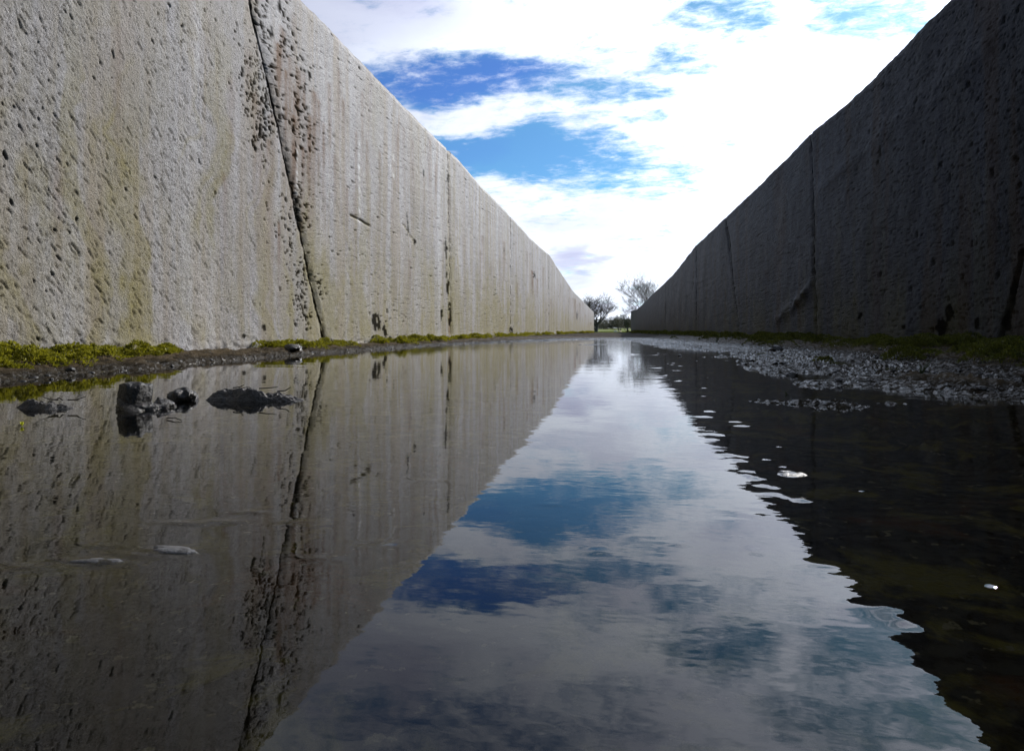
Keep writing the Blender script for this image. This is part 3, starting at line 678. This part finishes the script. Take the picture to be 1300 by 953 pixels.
def tube(points, radii, sides=5):
    P = np.array(points, float); n = len(P); V = []; Fc = []
    for i in range(n):
        d = P[min(i + 1, n - 1)] - P[max(i - 1, 0)]; d /= np.linalg.norm(d) + 1e-9
        a = np.cross(d, (0.3, .2, .93)); a /= np.linalg.norm(a) + 1e-9; b = np.cross(d, a)
        for k in range(sides):
            t_ = 2 * math.pi * k / sides; V.append(P[i] + radii[i] * (a * math.cos(t_) + b * math.sin(t_)))
    for i in range(n - 1):
        for k in range(sides):
            k2 = (k + 1) % sides; Fc.append((i * sides + k, i * sides + k2, (i + 1) * sides + k2, (i + 1) * sides + k))
    return np.array(V), np.array(Fc)

x, y = on_ground(158, 521)
blob('stone_block', (x, y + .03, .019), (.029, .028, .038), 3, M_STONE, 'squared dark stone block standing in the water near the left bank', 'stone', jag=.30, rz=-.35, box=.6)
x, y = on_ground(140, 521); blob('mud_clod', (x + .034, y + .026, .000), (.052, .034, .017), 15, M_CLOD, 'flat low black mud clod the squared stone block stands on', 'clod', 'mud clods in the water by the left bank', jag=1.3)
x, y = on_ground(196, 519); blob('mud_clod', (x, y + .028, .003), (.022, .024, .015), 8, M_CLOD, 'lumpy wet black mud clod touching the right side of the squared stone block', 'clod', 'mud clods in the water by the left bank', jag=.9)
x, y = on_ground(226, 509); blob('mud_clod', (x, y + .02, .006), (.030, .03, .020), 12, M_CLOD, 'crumbly dark mud clod between the squared stone block and the grey debris heap', 'clod', 'mud clods in the water by the left bank', jag=1.1)

def debris_heap(loc, sx, sy, sz, seed, label, ntw):
    root = tag(empty('debris_heap', loc), label, 'debris')
    r = np.random.default_rng(seed); n = 110; m = 50
    u = np.linspace(-1, 1, n); v = np.linspace(-1, 1, m); Uu, Vv = np.meshgrid(u, v)
    prof = np.clip(1 - np.abs(Uu) ** 2.2, 0, 1) * np.clip(1 - Vv ** 2, 0, 1)
    Z = sz * (prof ** .8 * (.25 + 1.5 * fbm(Uu * 2.4 + seed, Vv * 1.4, seed, 4)) ) - .010 + .35 * sz * (fbm(Uu * 13, Vv * 6, seed + 3, 3, .65) - .5) * np.sqrt(prof + .001)
    V = np.stack([Uu * sx, Vv * sy * (.65 + .6 * vn(Uu * 2, Uu * 0, seed + 9)), Z], -1).reshape(-1, 3)
    mesh_np('mound', V, [grid_faces(m, n)], M_ROT, root)
    for k in range(ntw):
        a = r.uniform(-.35, .35) + (math.pi if r.random() < .4 else 0); L = r.uniform(.02, .045)
        p0 = np.array([r.uniform(-.6, .6) * sx, r.uniform(-.4, .4) * sy, sz * r.uniform(.4, .8)])
        d = np.array([math.cos(a), math.sin(a) * .6, r.uniform(-.12, .3)]) * L
        V, Fc = tube([p0, p0 + d * .5 + r.normal(0, .003, 3), p0 + d], [.0016, .0013, .0006], 5)
        mesh_np('twig', V, [Fc], M_TWIG, root)
    return root
x, y = on_ground(318, 509); debris_heap((x, y + .02, 0), .125, .034, .034, 4, 'long low heap of grey rotting debris in the water right of the stone block', 5)
x, y = on_ground(45, 519); debris_heap((x, y + .02, 0), .075, .030, .020, 9, 'dark wet debris strip in the water at the far left, left of the stone block', 4)
# the thin bent twig lying in the water by the block
x, y = on_ground(212, 532)
V, Fc = tube([(0, 0, .002), (.02, -.006, .004), (.042, -.018, .001)], [.0012, .001, .0006], 5)
tag(mesh_np('twig', V, [Fc], M_TWIG, None, True, None, (x, y, 0)), 'thin bent dark twig floating in the water below the black mud clods', 'twig')
# yellow sprig
x, y = on_ground(28, 541)
V = []; Q = []
for k in range(4):
    a = k * 1.6 + .4; d = np.array([math.cos(a) * .003, math.sin(a) * .003, .008]); s_ = np.array([-math.sin(a), math.cos(a), 0]) * .002
    b = len(V); V += [np.zeros(3), d * .5 + s_, d, d * .5 - s_]; Q.append([b, b + 1, b + 2, b + 3])
tag(mesh_np('leaf_sprig', np.array(V), [np.array(Q)], M_SPRIG, None, False, dict(var=np.full(len(V), .9)), (x, y, 0)), 'tiny bright yellow green leaf sprig poking out of the water, far left', 'leaf')

# clods and stones along the banks
for i, (px, py, s, lab) in enumerate([(372, 444, .055, 'rounded dark clod on the left bank just left of the leaning wall joint'), (118, 452, .05, 'dark mossy clod against the left wall behind the stone block'),
        (195, 446, .05, 'dark clod at the foot of the left wall above the debris heap'), (985, 441, .05, 'black clod in the wet mud below the second joint of the right wall'), (1005, 475, .022, 'small weedy clod at the edge of the right mud flat'),
        (268, 466, .022, 'small wet clod at the waterline below the left bank moss')]):
    side = -1 if px < 700 else 1
    x, y = on_ground(px, py, 0.03 if py < 470 else .004); zg = gz1(x, y)
    blob('mud_clod', (x, y, zg + s * .25), (s, s, s * .55), 40 + i, M_CLOD, lab, 'clod', 'mud clods along the banks', jag=.9)
r = np.random.default_rng(77)
protoL = protoR = None
def pebble(px, py, s, src, label, group, seed, mat):
    x, y = on_ground(px, py, .012); z = gz1(x, y)
    if src is None:
        return blob('pebble', (x, y, z + s * .15), (s, s * .9, s * .6), seed, mat, label, 'pebble', group, jag=.5, sub=3)
    o = src.copy(); COL.objects.link(o); o.location = (x, y, z + s * .15); f = s / src['r']
    o.scale = (f, f * r.uniform(.8, 1.2), f * r.uniform(.7, 1.3)); o.rotation_euler = (0, 0, r.uniform(0, 6.28)); return o
for i in range(46):
    px = r.uniform(0, 560); y0 = np.interp(px, [0, 400, 560], [478, 447, 438]); s = r.uniform(.006, .016)
    o = pebble(px, y0 + r.normal(0, 6), s, protoL, 'small wet pebble among the moss and mud below the sunlit left wall', 'pebbles along the left bank', 91, M_STONE)
    if protoL is None: protoL = o; o['r'] = s
for i in range(110):
    px = r.uniform(860, 1300); y0 = np.interp(px, [860, 1000, 1300], [438, 452, 476]); s = r.uniform(.005, .016)
    o = pebble(px, y0 + r.normal(0, 9), s, protoR, 'small black pebble in the wet mud below the dark right wall', 'pebbles along the right bank', 97, M_CLOD)
    if protoR is None: protoR = o; o['r'] = s
for o in (protoL, protoR):
    rr_ = o['r']
for o in list(COL.objects):
    if o.name.startswith('pebble') and 'r' in o: del o['r']

# weeds with small leaves at the right wall's foot
def weed(px, py, h, seed, label):
    r = np.random.default_rng(seed); x, y = on_ground(px, py, .05); z = gz1(x, y)
    root = tag(empty('weed_plant', (x, y, z)), label, 'weed', None)
    V = []; Q = []; var = []; SV = []; SF = []; nb = 0
    for s_ in range(7):
        a = r.uniform(0, 6.28); tip = np.array([math.cos(a) * h * .5, math.sin(a) * h * .5, h * r.uniform(.6, 1.1)])
        pts = [np.zeros(3), tip * np.array([.35, .35, .6]), tip]
        v, f = tube(pts, [.0018, .0013, .0006], 4); SV.append(v); SF.append(f + nb); nb += len(v)
        for k in range(9):
            tt = .25 + .75 * k / 8; c = tip * tt * np.array([tt, tt, 1]); aa = r.uniform(0, 6.28)
            d = np.array([math.cos(aa), math.sin(aa), r.uniform(-.1, .5)]) * h * .22 * (1.15 - tt * .6); sd_ = np.cross(d, (0, 0, 1)) * .35
            b = len(V); V += [c, c + d * .5 + sd_, c + d, c + d * .5 - sd_]; Q.append([b, b + 1, b + 2, b + 3]); var += [r.random()] * 4
    mesh_np('stem', np.concatenate(SV), [np.concatenate(SF)], M_WEED, root, True, dict(var=np.full(nb, .3)))
    mesh_np('foliage', np.array(V), [np.array(Q)], M_WEED, root, False, dict(var=np.array(var)))
weed(1289, 446, .085, 1, 'small leafy weed at the right edge of the mossy bank')
weed(1262, 446, .06, 2, 'low weed on moss just left of the rightmost weed')
weed(1005, 474, .035, 3, 'tiny weed growing on the small clod in the right mud flat')
weed(1170, 458, .05, 4, 'little weed in the black mud halfway along the right bank')
weed(910, 432, .10, 5, 'green weed tuft at the foot of the right wall by its second joint')

# floating films and bubbles
def film(px, py, rx, ry, seed, label):
    x, y = on_ground(px, py); n = 22; r = np.random.default_rng(seed)
    ang = np.linspace(0, 2 * np.pi, n, endpoint=False); rad = 1 + 1.9 * (fbm(np.cos(ang) * 1.3 + seed, np.sin(ang) * 1.3, seed, 3) - .5)
    V = [(0, 0, .0018)]
    for q, zz in ((.5, .0016), (.85, .0011), (1.0, -.0006)):
        V += [(rx * q * rad[i] * math.cos(ang[i]), ry * q * rad[i] * math.sin(ang[i]), zz) for i in range(n)]
    F3 = np.array([[0, 1 + i, 1 + (i + 1) % n] for i in range(n)]); F4 = []
    for k in range(2):
        F4 += [[1 + k * n + i, 1 + k * n + n + i, 1 + k * n + n + (i + 1) % n, 1 + k * n + (i + 1) % n] for i in range(n)]
    return tag(mesh_np('floating_scum', np.array(V), [F3, np.array(F4)], M_FILM, None, True, None, (x, y, 0)), label, 'scum', 'scum flakes floating on the puddle')
film(1004, 601, .014, .010, 1, 'pale round scum flake floating on the dark reflection, right of the bright sky reflection')
film(220, 699, .020, .006, 2, 'pale slanted scum flake floating on the brown wall reflection, longest on the left')
film(125, 713, .016, .005, 3, 'pale curved scum flake floating left of the longest slanted flake')

# ------------------------------------------------------------------ trees beyond the clamp
def bare_tree(name, loc, H, seed, label, spread=.62, levels=6, lean=(0, 0), tr=None, group=None, crown_w=1.0, kids=3, L0=.34, low=.5, fork=0):
    rr = random.Random(seed); root = tag(empty(name, loc), label, 'tree', group)
    TV, TF, CV, CF = [], [], [], []; cnt = [0, 0]
    tr = tr or H * .035
    def grow(p, d, L, rad, lev):
        n = 4 if lev < 3 else 3; pts = [p]; rs = [rad]; q = p.copy(); dd = d.copy()
        for i in range(n):
            dd = dd + Vector((rr.gauss(0, .14), rr.gauss(0, .14), rr.gauss(.03, .10))); dd.normalize()
            q = q + dd * (L / n); pts.append(q.copy()); rs.append(rad * (1 - .42 * (i + 1) / n))
        v, f = tube([tuple(a) for a in pts], rs, 7 if lev == 0 else (5 if lev < 3 else 3))
        if lev < 3: TV.append(v); TF.append(f + cnt[0]); cnt[0] += len(v)
        else: CV.append(v); CF.append(f + cnt[1]); cnt[1] += len(v)
        if lev >= levels: return
        nk = kids + (1 if lev in (0, 2, 3) else 0) + (fork if lev == 0 else 0)
        for k in range(nk):
            at = rr.uniform(.45, 1.0) if lev else rr.uniform(low, 1.0); i = min(int(at * n), n - 1); o = pts[i].lerp(pts[i + 1], at * n - i)
            az = rr.uniform(0, 6.283); tilt = rr.uniform(.35, 1.0) * spread * 1.5
            side = Vector((math.cos(az) * crown_w, math.sin(az) * crown_w, 0)); nd = (dd * math.cos(tilt) + side * math.sin(tilt)); nd.z += .12; nd.normalize()
            grow(o, nd, L * rr.uniform(.58, .86) * (1.45 if fork and lev == 0 else 1), max(rs[i] * rr.uniform(.45, .7), .011), lev + 1)
    grow(Vector((0, 0, -.2)), Vector((lean[0], lean[1], 1)).normalized(), H * L0, tr, 0)
    mesh_np('trunk', np.concatenate(TV), [np.concatenate(TF)], M_BARK, root)
    mesh_np('crown', np.concatenate(CV), [np.concatenate(CF)], M_TWIGS, root)
    return root
def at(px, Y):
    d = ray(px, 421); return d[0] * Y / d[1]
bare_tree('bare_tree', (at(757, 100), 100, fz(at(757, 100), 100)), 7.6, 9, 'broad bare winter tree just beyond the end of the pale left wall', .62, 6, (.05, 0), .34, None, 1.1, 3, .24, .35, 4)
bare_tree('bare_tree', (at(829, 118), 118, fz(at(829, 118), 118)), 11.6, 12, 'tall slender bare tree rising behind the far end of the dark right wall', .52, 6, (.02, 0), .17, None, 1.0, 3, .30, .35, 1)
bare_tree('bare_tree', (at(803, 128), 128, fz(at(803, 128), 128)), 7.0, 22, 'smaller bare tree left of the tall slender one, beside the right wall end', .55, 5, (-.1, 0), .16, None, 1.0)
bare_tree('bare_tree', (at(742, 150), 150, fz(at(742, 150), 150)), 7.5, 31, 'bare tree showing its top over the far end of the left wall', .6, 5, (.0, 0), .2, None, 1.0)

def shrub(name, px, Y, w, h, seed, label, group, n=1700, mat=M_HEDGE):
    x = at(px, Y); z0 = fz(x, Y); r = np.random.default_rng(seed); root = tag(empty(name, (x, Y, z0)), label, 'bush' if name != 'hedge' else 'hedge', group)
    c = r.normal(0, 1, (9, 3)) * np.array([w * .28, w * .2, h * .18]) + np.array([0, 0, h * .52])
    k = r.integers(0, 9, n); d = r.normal(0, 1, (n, 3)); d /= np.linalg.norm(d, axis=1)[:, None]
    P = c[k] + d * (r.uniform(.35, 1, n) ** .6)[:, None] * np.array([w * .26, w * .24, h * .30]); P[:, 2] = np.clip(P[:, 2], .05, None)
    T = r.normal(0, 1, (n, 3)); T /= np.linalg.norm(T, axis=1)[:, None]; B = np.cross(T, d); s = (.16 * r.uniform(.5, 1.3, n))[:, None]
    V = np.stack([P - T * s, P + B * s * .6, P + T * s, P - B * s * .6], 1).reshape(-1, 3)
    mesh_np('foliage', V, [np.arange(4 * n).reshape(n, 4)], mat, root, False, dict(var=np.repeat(r.random(n), 4)))
    SV, SF, nb = [], [], 0
    for i in range(7):
        tip = c[i]; v, f = tube([(tip[0] * .15, tip[1] * .15, -.1), tip * np.array([.6, .6, .55]), tip + np.array([0, 0, h * .2])], [.07, .05, .02], 5); SV.append(v); SF.append(f + nb); nb += len(v)
    mesh_np('stems', np.concatenate(SV), [np.concatenate(SF)], M_BARK, root)
shrub('evergreen_bush', 787, 160, 5.0, 4.0, 1, 'dark dense bush standing in the gap between the wall ends', None)
shrub('evergreen_bush', 797, 150, 3.6, 3.4, 2, 'dark bush hugging the end of the right wall', None)
shrub('evergreen_bush', 778, 175, 3.2, 2.4, 3, 'lower dark bush left of the dense bush in the gap', None)
shrub('evergreen_bush', 768, 190, 6, 2.2, 4, 'wide low brownish bush behind the trunk of the broad bare tree', None)
shrub('evergreen_bush', 810, 185, 9, 3.6, 5, 'broad bush hidden mostly behind the right wall end', None)
shrub('evergreen_bush', 752, 185, 9, 3.2, 6, 'broad bush hidden mostly behind the left wall end', None)
# clipped hedge line across the field
hx0, hx1 = at(700, 205), at(860, 205); n = 15000; r = np.random.default_rng(3)
P = np.stack([r.uniform(hx0, hx1, n), 205 + r.normal(0, .5, n), r.uniform(.1, 1, n) ** .7 * 2.0], -1); P[:, 2] *= .8 + .5 * vn(P[:, 0] * .4, P[:, 0] * 0, 5)
T = r.normal(0, 1, (n, 3)); T /= np.linalg.norm(T, axis=1)[:, None]; B = np.cross(T, r.normal(0, 1, (n, 3))); B /= np.linalg.norm(B, axis=1)[:, None]; s = .18
V = np.stack([P - T * s, P + B * s * .6, P + T * s, P - B * s * .6], 1).reshape(-1, 3); V[:, 1] -= 205; cx = (hx0 + hx1) / 2; V[:, 0] -= cx
tag(mesh_np('hedge', V, [np.arange(4 * n).reshape(n, 4)], M_HEDGE, None, False, dict(var=np.repeat(r.random(n), 4)), (cx, 205, fz(cx, 205))), 'low brown green field hedge across the far end of the pasture', 'hedge')
# far wood on the skyline
n = 14000; r = np.random.default_rng(8)
xx = r.uniform(-420, 520, n); top = 6 + 7 * fbm(xx * .02, xx * 0, 71, 4); P = np.stack([xx, 520 + r.normal(0, 9, n), 1.4 + top * r.random(n) ** .8], -1)
T = r.normal(0, 1, (n, 3)); T /= np.linalg.norm(T, axis=1)[:, None]; B = np.cross(T, r.normal(0, 1, (n, 3))); B /= np.linalg.norm(B, axis=1)[:, None]; s = 1.0
V = np.stack([P - T * s, P + B * s * .6, P + T * s, P - B * s * .6], 1).reshape(-1, 3)
tag(mesh_np('distant_wood', V, [np.arange(4 * n).reshape(n, 4)], M_HEDGE, None, False, dict(var=np.repeat(r.random(n), 4))), 'distant grey green wood along the skyline', 'wood', None, 'stuff')
# two stones on the grass
blob('boulder', (at(781.5, 112), 112, fz(at(781.5, 112), 112) + .12), (.36, .3, .22), 61, M_BOULD, 'white stone lying on the grass beyond the puddle', 'stone', jag=.4, sub=3)
blob('boulder', (at(787.5, 106), 106, fz(at(787.5, 106), 106) + .10), (.36, .3, .24), 67, M_BOULD2, 'tan stone on the grass right of the white one', 'stone', jag=.4, sub=3)
# rough grass at the clamp's mouth
n = 16000; r = np.random.default_rng(4)
P = np.stack([r.uniform(-5, 6, n), r.uniform(96.2, 130, n), np.zeros(n)], -1)
P[:, 2] = -0.02 + 1.55 * sst(96, 260, P[:, 1]) + .25 * (fbm(P[:, 0] * .03, P[:, 1] * .03, 601, 3) - .5) * sst(95, 130, np.hypot(P[:, 0], P[:, 1]))
tag(fronds(P, np.tile(np.array([[0., 0, 1.]]), (n, 1)), np.full(n, .16), np.full(n, .022), 6, 'grass', M_GRASS), 'short green pasture grass beyond the end of the walls', 'grass', None, 'stuff')
